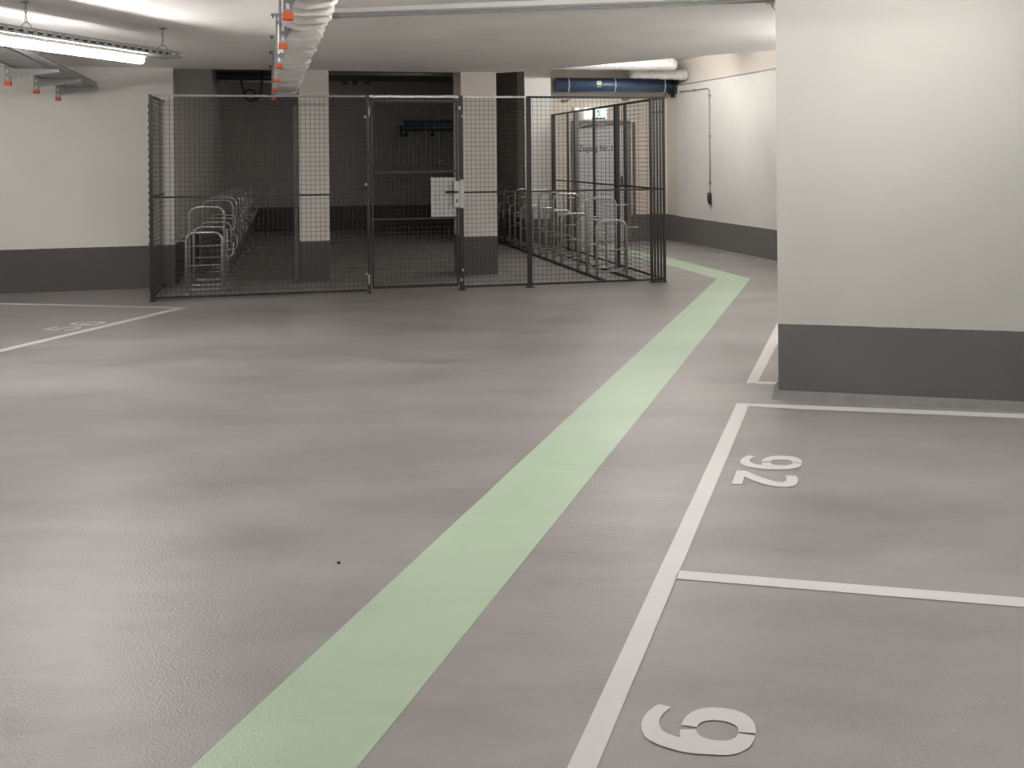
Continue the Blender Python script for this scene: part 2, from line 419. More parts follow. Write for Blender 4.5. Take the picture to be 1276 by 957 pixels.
def two(mb, T, T2):
    strip(mb, [(0, -.95), (0, .87)], [(.16, -.95), (.155, .87)], T)
    inner = [(.155, -.92), (.26, -.58), (.38, -.22), (.52, .12), (.64, .36), (.70, .44), (.74, .47), (.78, .44), (.81, .34), (.826, .15), (.82, -.1), (.805, -.28), (.785, -.44)]
    outer = [(.155, -.15), (.23, .12), (.33, .40), (.44, .66), (.56, .90), (.68, 1.03), (.787, 1.09), (.87, 1.06), (.945, .92), (.99, .68), (1.005, .38), (1.0, 0), (.965, -.44)]
    strip(mb, outer, inner, T2)
def five(mb, T, T2):
    strip(mb, [(1, -.72), (1, .86)], [(.86, -.72), (.86, .86)], T)
    strip(mb, [(.90, -.74), (.46, -.92)], [(.90, -.36), (.46, -.52)], T2)
    outer = [(.60, -.50), (.63, -.2), (.645, .1), (.63, .45), (.57, .78), (.46, .96), (.33, 1.0), (.19, .92), (.07, .66), (.01, .3), (0, -.1), (.03, -.5), (.10, -.86), (.16, -.98)]
    inner = [(.49, -.50), (.51, -.2), (.515, .05), (.50, .25), (.47, .42), (.41, .54), (.33, .57), (.24, .54), (.175, .40), (.145, .2), (.14, -.05), (.155, -.3), (.20, -.50), (.245, -.62)]
    strip(mb, outer, inner, T)
def digit(name, foot, head, rdir, half, shape, root, label=None):
    a, b = foot, head
    def mk(zz): return lambda z, s: V(*(a+(b-a)*z+rdir*half*s)[:2], zz)
    mb = MB(); shape(mb, mk(0.0022), mk(0.0026)); return mb.build(name, M['white_paint'], root)
# aisle-side direction towards the viewer = right of the digits
r92 = -AISLE
hw = 0.104
root = thing('bay_number', G(955, 588), 'white stencilled number 92 on the floor in front of the big pillar', 'floor number')
digit('digit_nine', G(922.5, 574.8), G(999.2, 577.6), r92, hw, nine, root)
digit('digit_two', G(914.8, 595.3), G(994.4, 597.6), r92, hw, two, root)
root = thing('bay_number', G(870, 908), 'large white stencilled 9 at the bottom edge, nearest number', 'floor number')
digit('digit_nine', G(799.8, 899.8), G(941.2, 916.4), r92, hw*0.985, nine, root)
L56 = unit(G(226, 384)-G(0, 437.5)); U56 = unit(G(0, 378.6)-G(226, 383.8))
root = thing('bay_number', G(93, 407), 'white number 56 on the floor at far left', 'floor number')
c6 = G(109.0, 403.3); c5 = G(78.5, 409.6)
def sixs(mb, T, T2): nine(mb, rot(T), rot(T2))
digit('digit_six', c6-U56*.15, c6+U56*.15, L56, hw, sixs, root)
digit('digit_five', c5-U56*.15, c5+U56*.15, L56, hw, five, root)

# ---------------------------------------------------------------- lamps on perforated trays
def chain(mb, top, bottom):
    d = bottom-top; n = max(3, int(d.length/0.026))
    for i in range(n):
        c = top+d*((i+.5)/n); h = d.length/n*0.62; wdt = 0.007
        sd = Vector((1, 0, 0)) if i % 2 else Vector((0, 1, 0))
        pts = [c+Z*h*math.cos(a)+sd*wdt*math.sin(a) for a in [j*math.pi/4 for j in range(9)]]
        mb.tube(pts, 0.0022, 5, cap=False)
def slotted_side(mb, p, q, z0, z1, slot=0.045, gap=0.035):
    """side wall of a perforated tray with real oblong slots"""
    d = (q-p); L = d.length; d.normalize(); t = 0.0015
    zm0 = z0+(z1-z0)*0.30; zm1 = z0+(z1-z0)*0.72
    for a, b in ((z0, zm0), (zm1, z1)): mb.bar(p+Z*((a+b)/2), q+Z*((a+b)/2), 2*t, b-a)
    x = 0.0
    while x < L:
        e = min(x+gap, L); mb.bar(p+d*x+Z*((zm0+zm1)/2), p+d*e+Z*((zm0+zm1)/2), 2*t, zm1-zm0); x += slot+gap
def make_lamp(e0, e1, l0, l1, chains, label, mat, group='strip lamps hung from trays'):
    """tray from e0 to e1, tube from l0 to l1 (points, z = underside of the tray)"""
    d = unit(e1-e0); n = Vector((-d.y, d.x, 0))
    root = thing('strip_lamp', (e0+e1)/2, label, 'lamp', group)
    tr = MB(); hw_ = 0.085; z0, z1 = 0.0, 0.05
    tr.bar(e0+Z*.001, e1+Z*.001, 2*hw_, 0.002)
    for s in (-1, 1):
        slotted_side(tr, e0+n*hw_*s, e1+n*hw_*s, z0, z1)
        tr.bar(e0+n*(hw_-.006)*s+Z*z1, e1+n*(hw_-.006)*s+Z*z1, 0.014, 0.003)
    tr.build('tray', M['galv'], root)
    MB().bar(e0+Z*.022+(e1-e0)*.02, e1+Z*.022-(e1-e0)*.02, .06, .036).build('cable', M['black'], root)  # added black bar, stands in for the shade inside the tray slots
    hs = MB(); hs.bar(l0-Z*.012, l1-Z*.012, 0.085, 0.022).build('lamp_housing', M['white'], root)
    prof = [(-.034, -.024), (-.04, -.035), (-.034, -.062), (-.018, -.075), (.018, -.075), (.034, -.062), (.04, -.035), (.034, -.024)]
    df = MB(); vs = []
    for p in (l0+d*.02, l1-d*.02):
        for (a, b) in prof: vs.append(p+n*a+Z*b)
    k = len(prof)
    df.add(vs, [tuple(range(k)), tuple(reversed(range(k, 2*k)))]+[(i, i+k, (i+1) % k+k, (i+1) % k) for i in range(k)], False)
    df.build('diffuser', mat, root)
    for c in chains:
        cm = MB(); hk = c+Z*0.10
        cm.bar(c-n*.082+Z*.053, c+n*.082+Z*.053, .014, .003)
        cm.tube([c+n*.045+Z*.052, c+n*.045+Z*.07, c+n*.03+Z*.085, hk], 0.003, 5)
        cm.tube([c-n*.045+Z*.052, c-n*.045+Z*.07, c-n*.03+Z*.085, hk], 0.003, 5)
        chain(cm, V(c.x, c.y, H1-0.01), hk)
        cm.box(V(c.x, c.y, H1-0.005), d, n, Z, .02, .02, .005)
        cm.build('chain', M['galv'], root)
    return root
ch2 = G(202.5, 35, H1); ch1 = G(32, 2, H1)
ld = unit(ch2-ch1); zt = 2.315
tray_at = lambda t: V(ch2.x, ch2.y, zt)+ld*t
# end of tray seen at px 217
make_lamp(tray_at(-2.75), tray_at(0.13), tray_at(-1.80), tray_at(-0.24), [tray_at(0.0), V(ch1.x, ch1.y, zt)],
          'long glowing strip lamp on a perforated tray hung by chains, top left', M['lamp_bright'])
# ---------------------------------------------------------------- unseen strip lamps added for brightness, besides the hall lamp behind the slab edge
def lamp_like(c, d, zt_, label, mat, L=1.56, tray=True):
    c = V(c[0], c[1], zt_); d = unit(d)
    if not tray:
        root = thing('strip_lamp', c, label, 'lamp')
        n = Vector((-d.y, d.x, 0))
        MB().bar(c-d*L/2+Z*.045, c+d*L/2+Z*.045, .03, .02).build('lamp_housing', M['white'], root)
        MB().tube([c-d*L/2, c+d*L/2], .034, 12).build('diffuser', mat, root)
        for k in ((-.6, .6) if zt_ < 2.9 else ()):
            m = MB(); chain(m, V((c+d*k).x, (c+d*k).y, H1-.01), c+d*k+Z*.055); m.build('chain', M['galv'], root)
        return root
    return make_lamp(c-d*(L/2+.45), c+d*(L/2+.45), c-d*L/2, c+d*L/2, [c-d*1.0, c+d*1.0], label, mat)
lamp_like((3.0, 2.2), DIV, 2.30, 'added unseen lamp on a tray over the bays on the right', M['lamp'])  # added lamp; its tray is meant to shade the pillar top
lamp_like((2.1, 4.3), Bd, 2.30, 'added unseen bare lamp over the right edge of the lane', M['lamp'], tray=False, L=1.3)  # three added lamps out of view light the columns and ceiling
lamp_like((0.0, 4.3), Bd, 2.30, 'added unseen bare lamp over the middle of the lane', M['lamp'], tray=False, L=1.3)
lamp_like((-2.2, 3.3), Bd, 2.25, 'added unseen bare lamp over the left half of the lane', M['lamp'], tray=False, L=1.2)
lamp_like((0.6, -2.5), AISLE, 2.3, 'added unseen bare lamp over the lane behind the photographer', M['lamp'], tray=False)  # added behind the camera for general brightness
lamp_like((-6.9, 7.4), A, 2.05, 'added unseen bare lamp beyond the left edge of the photo', M['fill_lamp_open'], tray=False)  # added out of view to light the left wall and floor
lamp_like((3.0, 7.5), AISLE, 2.0, 'added unseen bare lamp over the bay hidden behind the big pillar', M['fill_lamp_open'], tray=False, L=1.2)  # two added lamps, hidden by the pillar, brighten ceiling and floor
lamp_like((4.0, 9.6), AISLE, 2.2, 'second added unseen bare lamp over the bay hidden behind the big pillar', M['fill_lamp_open'], tray=False, L=1.0)
lamp_like((1.95, 13.2), Dd, 3.005, 'bare strip lamp flush under the high ceiling, behind the slab edge', M['lamp_hall'], tray=False, L=1.2)

# ---------------------------------------------------------------- cage fence
FL = G(189.0, 375.8); FR = G(828.3, 351.6); FD = unit(FR-FL); FH = 2.16; ZM = 1.09
FN = Vector((FD.y, -FD.x, 0))                          # towards the viewer
def fu(px, py=240): return on(px, py, FL, FD)
def fb(px, py=240): p = fu(px, py); p.z = 0; return p
def fz(px, py): return fu(px, py).z
def post(mb, p, wdt, z0, z1, D, dep=None): mb.box(V(p.x, p.y, (z0+z1)/2), D, Vector((D.y, -D.x, 0)), Z, wdt/2, (dep or wdt)/2, (z1-z0)/2)
def wires(p, q, z0, z1, step=0.05, h=0.0016):
    m = MB(); d = q-p; L = d.length; n = max(1, round(L/step)); nz = round((z1-z0)/step)
    for i in range(1, n):
        c = p+d*(i/n); m.wire(V(c.x, c.y, z0), V(c.x, c.y, z1), h)
    for j in range(1, nz):
        z = z0+(z1-z0)*j/nz; m.wire(V(p.x, p.y, z), V(q.x, q.y, z), h)
    return m
def panel(a, b, label, posts=(), mids=(ZM,), group='mesh panels of the bike cage', top=FH, bot=0.035, frame=0.022, mesh=True, toprail=None, name='mesh_fence_panel'):
    D = unit(b-a)
    root = thing(name, (a+b)/2, label, 'fence', group)
    if mesh: wires(a, b, bot, top).build('wire_mesh', M['wire'], root)
    for nm, z in (('top_rail', top), ('bottom_rail', bot)):
        MB().bar(V(a.x, a.y, z), V(b.x, b.y, z), frame, frame).build(nm, (toprail if toprail and nm == 'top_rail' else M['fence']), root)
    for z in mids: MB().bar(V(a.x, a.y, z), V(b.x, b.y, z), frame*.8, frame*.9).build('mid_rail', M['fence'], root)
    for (p, wd) in posts:
        m = MB(); post(m, p, wd, 0, top+0.012, D)
        m.build('post', M['fence'], root)
        m = MB(); post(m, p, wd*1.9, 0, 0.008, D); m.build('base_plate', M['fence'], root)
    return root
u1, u2, u3, u4, u5 = fb(187), fb(460.3), fb(573.5), fb(659.3), fb(811.5)
u6 = fb(827.3)
jn = fb(375)
panel(u1, u2-FD*.03, 'wide dark mesh panel at the left front of the bike cage, left of the gate', [(u1+FD*.012, .03), (u2-FD*.008, .032)], toprail=M['cable'])  # lighter top rail colour stands in for the light it reflects
panel(u3+FD*.03, u4-FD*.015, 'narrow mesh panel directly right of the cage gate', [(u3+FD*.012, .045)], toprail=M['pale_rail'])  # pale top rail: reflected light put into the colour
panel(u4, u5, 'mesh panel at the right front of the bike cage', [(u4, .05), (u5, .028)])
r = panel(u5+FD*.012, u6, 'narrow cage corner piece of four closely set upright bars', [(fb(815.3), .019), (fb(819.2), .019), (fb(823.2), .019), (u6, .028)], mids=(ZM, 1.99), mesh=False)
# side fence on the left
sl = u1+A*0.02; ww = on(206, 200, u1, A); ww.z = 0
panel(sl, ww, 'short mesh side panel at the left end of the cage, meeting the left wall', [(ww, .035)])
m = MB()
for j in range(26): m.box(V(u1.x, u1.y, .15+j*.076)-FD*.006+FN*.0, FD, FN, Z, .008, .017, .014)
m.bar(V(u1.x, u1.y, .1)-FD*.001, V(u1.x, u1.y, 2.12)-FD*.001, .012, .012)
m.build('slot_strip', M['fence'], bpy.data.objects['mesh_fence_panel'])
# side fence on the right, running back towards the door wall
SD = unit(G(690, 306.3)-FR); S0 = V(FR.x, FR.y)
def sp(px, py=230): p = on(px, py, S0, SD); p.z = 0; return p
sA, sB, sC, sD_, sE, sF = S0+SD*.05, sp(779.5), sp(741), sp(708), sp(689.5), sp(769)
panel(sA, sB, 'right side mesh panel nearest the cage corner', [(sB, .035)], frame=.026)
panel(sB+SD*.03, sC, 'right side mesh panel of the cage behind the thick black post', [(sF, .060), (sC, .03)], frame=.026)
panel(sC+SD*.03, sD_, 'right side mesh panel of the cage in front of the left door edge', [(sD_, .03)], frame=.026)
panel(sD_+SD*.03, sE, 'farthest right side mesh panel of the cage, beside the white column', [(sE, .07)], frame=.026)
gp = on(718.5, 230, S0-Vector((SD.y, -SD.x, 0))*(-.10), SD); gp.z = 0
root = thing('steel_post', gp, 'light grey steel post with a white cap beside the cage side fence', 'post')
m = MB(); post(m, gp, .065, 0, FH+.03, SD); m.build('shaft', M['midgrey'], root)
m = MB(); post(m, gp, .085, FH+.03, FH+.075, SD); m.build('cap', M['white'], root)
# post of the inner fence at the first column
ip = on(368.6, 230, C2, Bd); ip.z = 0
root = thing('steel_post', ip, 'dark grey upright post standing against the left side of the first column', 'post')
m = MB(); post(m, ip-Bd*.0, .045, 0, 2.12, Bd); m.build('shaft', M['midgrey'], root)
m = MB(); post(m, ip, .075, 0, .01, Bd); m.build('base_plate', M['fence'], root)

# gate
gate = thing('cage_gate', (u2+u3)/2, 'dark mesh gate of the bike cage with pale plate and lock', 'gate')
ga, gb = u2+FD*.034, u3-FD*.034
zt0, zb0 = FH-.045, .06
fr = MB()
for p in (ga, gb): post(fr, p, .022, zb0, zt0, FD)
for z in (zt0, zb0): fr.bar(V(ga.x, ga.y, z), V(gb.x, gb.y, z), .03, .03)
fr.build('gate_frame', M['fence'], gate)
MB().bar(V(u2.x, u2.y, FH), V(u3.x, u3.y, FH), .026, .026).build('top_rail', M['pale_rail'], gate)  # paler than the other rails to carry its bright reflection
wires(ga, gb, zb0, zt0).build('wire_mesh', M['wire'], gate)
for z in (fz(515, 214), fz(515, 272.5)):
    MB().bar(V(ga.x, ga.y, z), V(gb.x, gb.y, z), .02, .022).build('cross_rail', M['fence'], gate)
pl0, pl1 = fu(537, 240), fu(570, 240); zp0, zp1 = fz(553, 270), fz(553, 221)
pm = MB(); c = (pl0+pl1)/2; pm.box(V(c.x, c.y, (zp0+zp1)/2)-FN*.012, FD, FN, Z, (pl1-pl0).length/2, .0015, (zp1-zp0)/2)
tag(pm.build('cover_plate', M['plate'], gate), 'pale grey plate behind the mesh')
lk = fu(568.5, 240); zl0, zl1 = fz(568, 258), fz(568, 226)
m = MB(); m.box(V(lk.x, lk.y, (zl0+zl1)/2)+FN*.03, FD, FN, Z, .032, .022, (zl1-zl0)/2)
m.build('lock_case', M['lightsteel'], gate)
lc = gate.children[-1]
m = MB(); hz = fz(560, 239)
hp = V(lk.x, lk.y, hz)+FN*.055
m.tube([hp, hp+FN*.04], .011, 8); m.tube([hp+FN*.04+FD*.01, hp+FN*.042-FD*.05, hp+FN*.04-FD*.135], .011, 8)
m.build('handle', M['black'], lc)
m = MB(); m.box(V(lk.x, lk.y, fz(568, 250))+FN*.054, FD, FN, Z, .007, .002, .018); m.build('keyhole', M['black'], lc)
st = fu(575, 240)
m = MB(); m.box(V(st.x, st.y, (zl0+zl1)/2+.005)+FN*.03, FD, FN, Z, .022, .022, (zl1-zl0)/2+.015); m.build('strike_plate', M['lightsteel'], gate)
for (px, y0, y1, wd) in ((460.5, 133, 146, .016), (459, 342, 354, .014), (572.5, 132.5, 137, .028)):
    p = fu(px, 240); z0, z1 = fz(px, y1), fz(px, y0)
    m = MB(); m.tube([V(p.x, p.y, z0)+FN*.035, V(p.x, p.y, z1)+FN*.035], wd*.6, 8); m.build('hinge', M['lightsteel'], gate)
for (px, py) in ((455, 145.5), (456, 229.5), (457.3, 341), (575.5, 145), (574.5, 348), (576.5, 336)):
    p = fu(px, py); m = MB(); m.box(p+FN*.03, FD, FN, Z, .010, .008, .014); m.build('clip', M['lightsteel'], gate)
for p in (u2, u3):
    pass

# ---------------------------------------------------------------- bike racks
def u_path(w_, h_, rad, n=6):
    pts = [(-w_/2, 0), (-w_/2, h_-rad)]
    pts += [(-w_/2+rad-rad*math.cos(a), h_-rad+rad*math.sin(a)) for a in [math.pi/2*i/n for i in range(1, n+1)]]
    pts += [(w_/2-rad+rad*math.sin(a), h_-rad+rad*math.cos(a)) for a in [math.pi/2*i/n for i in range(1, n+1)]]
    pts += [(w_/2, 0)]
    return pts
def rack(name, start, D, items, wd, loop_side, label, plates, rails, n_items_len):
    """hoops stand across the row; loop_side +1: wheel loops point along +cross"""
    cr = unit(V(D.y, -D.x))                            # pointing to the right of the row
    root = thing(name, start, label, 'bike rack')
    L = n_items_len
    if rails:
        for s in (-1, 1):
            MB().bar(start+cr*wd/2*s-D*.25+Z*.012, start+cr*wd/2*s+D*L+Z*.012, .05, .024).build('floor_rail', M['rail'], root)
    protos = {}
    for (t, kind) in items:
        p = start+D*t
        if kind not in protos:
            h_ = .70 if kind == 'L' else .955
            base = start
            hm = MB(); hm.tube([base+cr*x+Z*max(z, .012) for x, z in u_path(wd, h_, .095)], .0155, 8)
            ho = hm.build('hoop', M['tube'], root)
            bm = MB(); bm.tube([base+cr*(-wd/2)+Z*.085, base+cr*(wd/2)+Z*.085], .0105, 6); bm.build('cross_bar', M['tube'], ho)
            zmid = .345 if kind == 'L' else .52
            bm = MB(); bm.tube([base+cr*(-wd/2)+Z*zmid, base+cr*(wd/2)+Z*zmid], .0085, 6); bm.build('cross_bar', M['tube'], ho)
            zt_ = h_-.10; s = loop_side
            e = [(wd/2, zt_), (wd/2+.09, zt_), (wd/2+.115, zt_-.03), (wd/2+.115, zt_-.135), (wd/2+.09, zt_-.165), (wd/2, zt_-.165)]
            bm = MB(); bm.tube([base+cr*x*s+Z*z for x, z in e], .0065, 6); bm.build('wheel_loop', M['tube'], ho)
            e = [(wd/2, 0), (wd/2+.15, 0), (wd/2+.165, .02), (wd/2+.165, .05), (wd/2+.15, .07), (wd/2, .07)]
            bm = MB(); bm.tube([base-cr*x*s+D*y+Z*(zt_+.01) for x, y in e], .0065, 6); bm.build('wheel_loop', M['tube'], ho)
            if plates:
                for q in (-1, 1):
                    bm = MB(); bm.box(base+cr*wd/2*q+Z*.006, D, cr, Z, .04, .045, .006); bm.tube([base+cr*wd/2*q+Z*.01, base+cr*wd/2*q+Z*.05], .021, 8)
                    bm.build('foot_plate', M['galv'], ho)
            protos[kind] = (ho, base)
            ho.location = p-start
        else:
            c = copy_tree(protos[kind][0], root); c.location = p-start
    return root
la = atY(233.8, 371.6, 9.94); lb = atY(276.2, 370, 9.94)
lc0 = V((la.x+lb.x)/2, 9.94)
pat = 'LHL-'; items = [(0, 'L'), (.36, 'H'), (.80, 'L')]
t = 1.60
while t < 8.6:
    items += [(t, 'L'), (t+.40, 'H')]; t += .80
LR = unit(V(-278, 1150))
rack('bike_rack', lc0, LR, items, .37, 1, 'long row of shiny bike hoops in the dark left part of the cage', True, False, 9)
ra = atY(742.6, 341, 11.2); rb = atY(782, 341, 11.2)
rc0 = V((ra.x+rb.x)/2, 11.2)
items = [(i*.35, 'LH'[i % 2]) for i in range(16) if i != 3]
rack('bike_rack', rc0, unit(V(-300, 1150)), items, .385, -1, 'row of bike hoops on dark floor rails behind the right part of the cage front', False, True, 5.5)

# ---------------------------------------------------------------- cable support posts and trays
def ceiling_post(px, py, Yd, T, arm_len, tipmat, label, group, arm_z=0.80):
    """slotted post hanging from the slab, coloured cap at its foot, arm to the right"""
    tip = atY(px, py, Yd); x, y = tip.x, tip.y; zt_ = tip.z
    cr = unit(V(T.y, -T.x))
    root = thing('ceiling_bracket', V(x, y, zt_), label, 'bracket', group)
    m = MB(); hw_ = .02; t = .002
    # C profile with slots in its web
    slotted = []
    for s in (-1, 1): m.box(V(x, y, (zt_+H1)/2)+cr*hw_*s, cr, T, Z, t, hw_, (H1-zt_)/2)
    z = zt_
    while z < H1-.01:
        e = min(z+.03, H1); m.box(V(x, y, (z+e)/2)-T*hw_, cr, T, Z, hw_, t, (e-z)/2)
        if e < H1:
            e2 = min(e+.03, H1)
            for s in (-1, 1): m.box(V(x, y, (e+e2)/2)-T*hw_+cr*s*.014, cr, T, Z, .006, t, (e2-e)/2)
            z = e2
        else: z = e
    m.build('post', M['galv'], root)
    m = MB(); m.box(V(x, y, H1-.004), cr, T, Z, .055, .035, .004)
    for s in (-1, 1): m.tube([V(x, y, H1-.03)+cr*.04*s, V(x, y, H1-.006)+cr*.04*s], .008, 6)
    m.build('top_plate', M['galv'], root)
    m = MB(); m.box(V(x, y, zt_), cr, T, Z, .026, .026, .016); m.build('end_cap', tipmat, root)
    # cantilever arm, tapering
    za = arm_z+HC; m = MB(); a0 = V(x, y, za)+cr*.02-T*.018; a1 = a0+cr*arm_len
    th = .018
    vs = [a0+Z*.0, a0-Z*.085, a1-Z*.025, a1]
    m.add([v-T*th for v in vs]+[v+T*th for v in vs], [(0, 1, 2, 3), (7, 6, 5, 4), (0, 4, 5, 1), (1, 5, 6, 2), (2, 6, 7, 3), (3, 7, 4, 0)])
    m.build('arm', M['galv'], root)
    return root
T1 = unit(V(328-638, 1150))
lab = ['nearest bracket post with orange cap at the top of the photo', 'second bracket post with orange cap along the wrapped duct', 'third bracket post with orange cap along the wrapped duct',
       'fourth bracket post with orange cap along the wrapped duct', 'fifth bracket post with orange cap, just above the fence top rail', 'farthest bracket post with orange cap, seen through the fence top']
K = F/958.0
tips = [(358.5, 20.5), (352.5, 57.5), (347.7, 82.5), (344.8, 99.5), (342.6, 112), (341, 123.2)]
for i, (px, py) in enumerate(tips):
    b = CY-.0085*(px-CX)-py; Yd = .67*F/b
    ceiling_post(px, py, Yd, T1, .035, M['orange'], lab[i], 'orange capped posts beside the wrapped duct', arm_z=.80)
# one more post in front, above the frame
T2 = T1
lab2 = ['bracket post with red cap nearest the left edge of the photo', 'middle of the three red capped bracket posts under the strip lamp', 'rightmost red capped bracket post, closest to the left wall']
tp = [(10, 104), (45.5, 114.5), (72.5, 123.6)]
Ypos = []
for i, (px, py) in enumerate(tp):
    b = CY-.0085*(px-CX)-py; Yd = .67*F/b; Ypos.append(atY(px, py, Yd))
    ceiling_post(px, py, Yd, T2, .40, M['red'], lab2[i], 'red capped posts under the left cable tray', arm_z=.80)
# left cable tray lying on the arms
T2 = unit(Ypos[2]-Ypos[0]); c2 = unit(V(T2.y, -T2.x))
tb = MB(); s0 = V(Ypos[0].x, Ypos[0].y, HC+.805)-T2*2.6+c2*.05; s1 = V(Ypos[2].x, Ypos[2].y, HC+.805)+c2*.05+T2*.10
Wt = .34
L = (s1-s0).length; x = 0
tb.bar(s0+c2*.02, s1+c2*.02, .04, .002); tb.bar(s0+c2*(Wt-.02), s1+c2*(Wt-.02), .04, .002)
while x < L:                                            # rungs leave real gaps in the tray floor
    tb.bar(s0+T2*x+c2*.02, s0+T2*x+c2*(Wt-.02), .055, .002); x += .075
tray_left = tag(tb.build('cable_tray', M['galv']), 'perforated galvanised cable tray on red capped brackets at left', 'cable tray')
sd = MB()
for q in (0, Wt): slotted_side(sd, s0+c2*q, s1+c2*q, 0, .06, .03, .03)
sd.build('side_rail', M['galv'], tray_left)
sd = MB(); sd.tube([s0+c2*.08+Z*.02, s1+c2*.08+Z*.02], .012, 6); sd.tube([s0+c2*.13+Z*.018, s1+c2*.13+Z*.018], .010, 6); sd.build('cable', M['black'], tray_left)

# wrapped duct on the orange-capped arms
random.seed(3)
a0 = G(413.8, 8, HC+.80); a1 = G(367.4, 115.2, HC+.80); dd = unit(a1-a0); cr = unit(V(dd.y, -dd.x))
st_ = a0-dd*1.3; Ld = (a1-st_).length
dm = MB(); n = int(Ld/.045); rings = []
jag = 0; amp = 0
prev = None
for i in range(n+1):
    t = i/n
    ph = (i % 6)/6.0
    bulge = .012+.022*(1-ph)+random.uniform(-.007, .007)
    if i % 6 == 5: bulge -= .02
    wdt = .228+random.uniform(-.006, .006)
    zb = -.004-bulge*1.0; zt2 = .215+random.uniform(-.01, .004)
    c = st_+dd*(Ld*t)-cr*.022
    sx = bulge*1.1
    prof = [(sx, .02+zb), (sx+.004, .12), (sx-.01, zt2), (-wdt+.01, zt2), (-wdt, .12), (-wdt, .02+zb), (-wdt+.03, zb), (-wdt*.5+random.uniform(-.02, .02), zb-.008+random.uniform(-.012, .012)), (-.03+sx, zb)]
    rings.append([c+cr*p[0]+Z*p[1]+dd*random.uniform(-.012, .012) for p in prof])
k = len(rings[0]); vs = [v for r_ in rings for v in r_]; fs = []
for i in range(n):
    for j in range(k):
        j2 = (j+1) % k; fs.append((i*k+j, (i+1)*k+j, (i+1)*k+j2, i*k+j2))
fs.append(tuple(range(k))); fs.append(tuple(reversed([n*k+j for j in range(k)])))
dm.add(vs, fs)
duct = tag(dm.build('wrapped_duct', M['wrap']), 'white crinkled fabric wrapped duct hanging under the ceiling beside orange capped posts', 'duct')

# ---------------------------------------------------------------- ceiling channel
q0_, q1_ = G(415, 12, H1), G(620, 4.2, H1); qd = unit(q1_-q0_); q2_ = q0_+qd*3.9
qn = unit(V(qd.y, -qd.x))
root = thing('ceiling_channel', V(q0_.x, q0_.y, H1-.05), 'long thin grey channel on the ceiling right of the wrapped duct', 'cable channel')
MB().bar(q0_-Z*.02, q2_-Z*.02, .15, .036).build('channel_body', M['white'], root)
for s, wdd in ((-1, .022), (1, .016)): MB().bar(q0_-Z*.043+qn*.072*s, q2_-Z*.043+qn*.072*s, wdd, .014).build('lip', M['cable'], root)
MB().bar(q0_-Z*.038-qn*.08, q0_-Z*.038+qn*.08, .05, .03).build('end_cap', M['cable'], root)
# small hook on the ceiling at the pillar edge
hk = G(962, 1, H1)
m = MB(); m.box(hk-Z*.01, Vector((1, 0, 0)), Vector((0, 1, 0)), Z, .03, .03, .01); m.tube([hk-Z*.015, hk+V(.0, -.02, -.05), hk+V(.03, -.02, -.07)], .007, 6)
tag(m.build('ceiling_hook', M['lightsteel']), 'small metal hook on the ceiling at the upper left corner of the big pillar', 'hook')

# ---------------------------------------------------------------- door, sign and pipes on the door wall
def dw(px, py, off=0.0):
    return on(px, py, DP, Dd)-Vector((-Dd.y, Dd.x, 0))*off
DN = Vector((Dd.y, -Dd.x, 0))                          # towards the viewer
def wallbox(px0, px1, z0, z1, dep, off=0.0, py=200, P=None, D=None, N=None):
    P = P or DP; D = D or Dd; N = N or DN
    a = on(px0, py, P, D); b = on(px1, py, P, D); c = (a+b)/2
    m = MB(); m.box(V(c.x, c.y, (z0+z1)/2)+N*(off+dep/2), D, N, Z, (b-a).length/2, dep/2, (z1-z0)/2); return m
zdt = dw(745, 150.5).z
door = thing('access_door', V(*((dw(713, 200)+dw(784, 200))/2)[:2]), 'pale grey steel door behind the cage side fence, lettered in black', 'door')
for (a, b) in ((712, 718.5), (779, 785)): wallbox(a, b, 0, zdt, .05).build('door_frame', M['frame'], door)
wallbox(712, 785, zdt-.085, zdt, .05).build('door_frame', M['frame'], door)
leaf = wallbox(718.6, 778.9, .01, zdt-.087, .035).build('door_leaf', M['door'], door)
cz = dw(745, 156).z
wallbox(722, 752, cz-.03, cz+.03, .05, .037).build('door_closer', M['cable'], door)
m = MB(); cc = dw(722, 158); m.tube([V(cc.x, cc.y, cz-.045)+DN*.10, dw(733, 156)+DN*.14, dw(748, 156)+DN*.06], .009, 6); m.build('closer_arm', M['black'], door)
hh = dw(774, 228); m = MB(); m.box(V(hh.x, hh.y, 1.03)+DN*.04, Dd, DN, Z, .02, .004, .09); m.tube([V(hh.x, hh.y, 1.06)+DN*.04, V(hh.x, hh.y, 1.06)+DN*.085, V(hh.x, hh.y, 1.06)+DN*.085-Dd*.12], .01, 8)
m.build('handle', M['black'], door)
wallbox(788, 791.5, 0, 2.05, .03).build('reveal_strip', M['frame'], door)
def lettering(txt, P, size, D, N, name, mat, parent):
    cu = bpy.data.curves.new('lettering', 'FONT'); cu.body = txt; cu.size = size; cu.extrude = 0.001; cu.offset = 0.0018
    cu.align_x = 'CENTER'; cu.align_y = 'CENTER'
    t = bpy.data.objects.new('lettering', cu); scene.collection.objects.link(t)
    bpy.context.view_layer.update()
    me = bpy.data.meshes.new_from_object(t.evaluated_get(bpy.context.evaluated_depsgraph_get()))
    bpy.data.objects.remove(t)
    R = Matrix((D, Z, N)).transposed()
    org = worg(parent)
    for v in me.vertices: v.co = R @ v.co+P-org
    me.materials.clear(); me.materials.append(mat)
    o = bpy.data.objects.new(name, me); scene.collection.objects.link(o); o.parent = parent; ORG[o.name] = org
    return o
tp_ = dw(744, 185)
lt = lettering('Zugang Nr. 14', tp_+DN*.038, .15, Dd, DN, 'door_lettering', M['text'], leaf)
xs = [v.co.dot(Dd) for v in lt.data.vertices]; want = (dw(768, 185)-dw(720.0, 185)).length
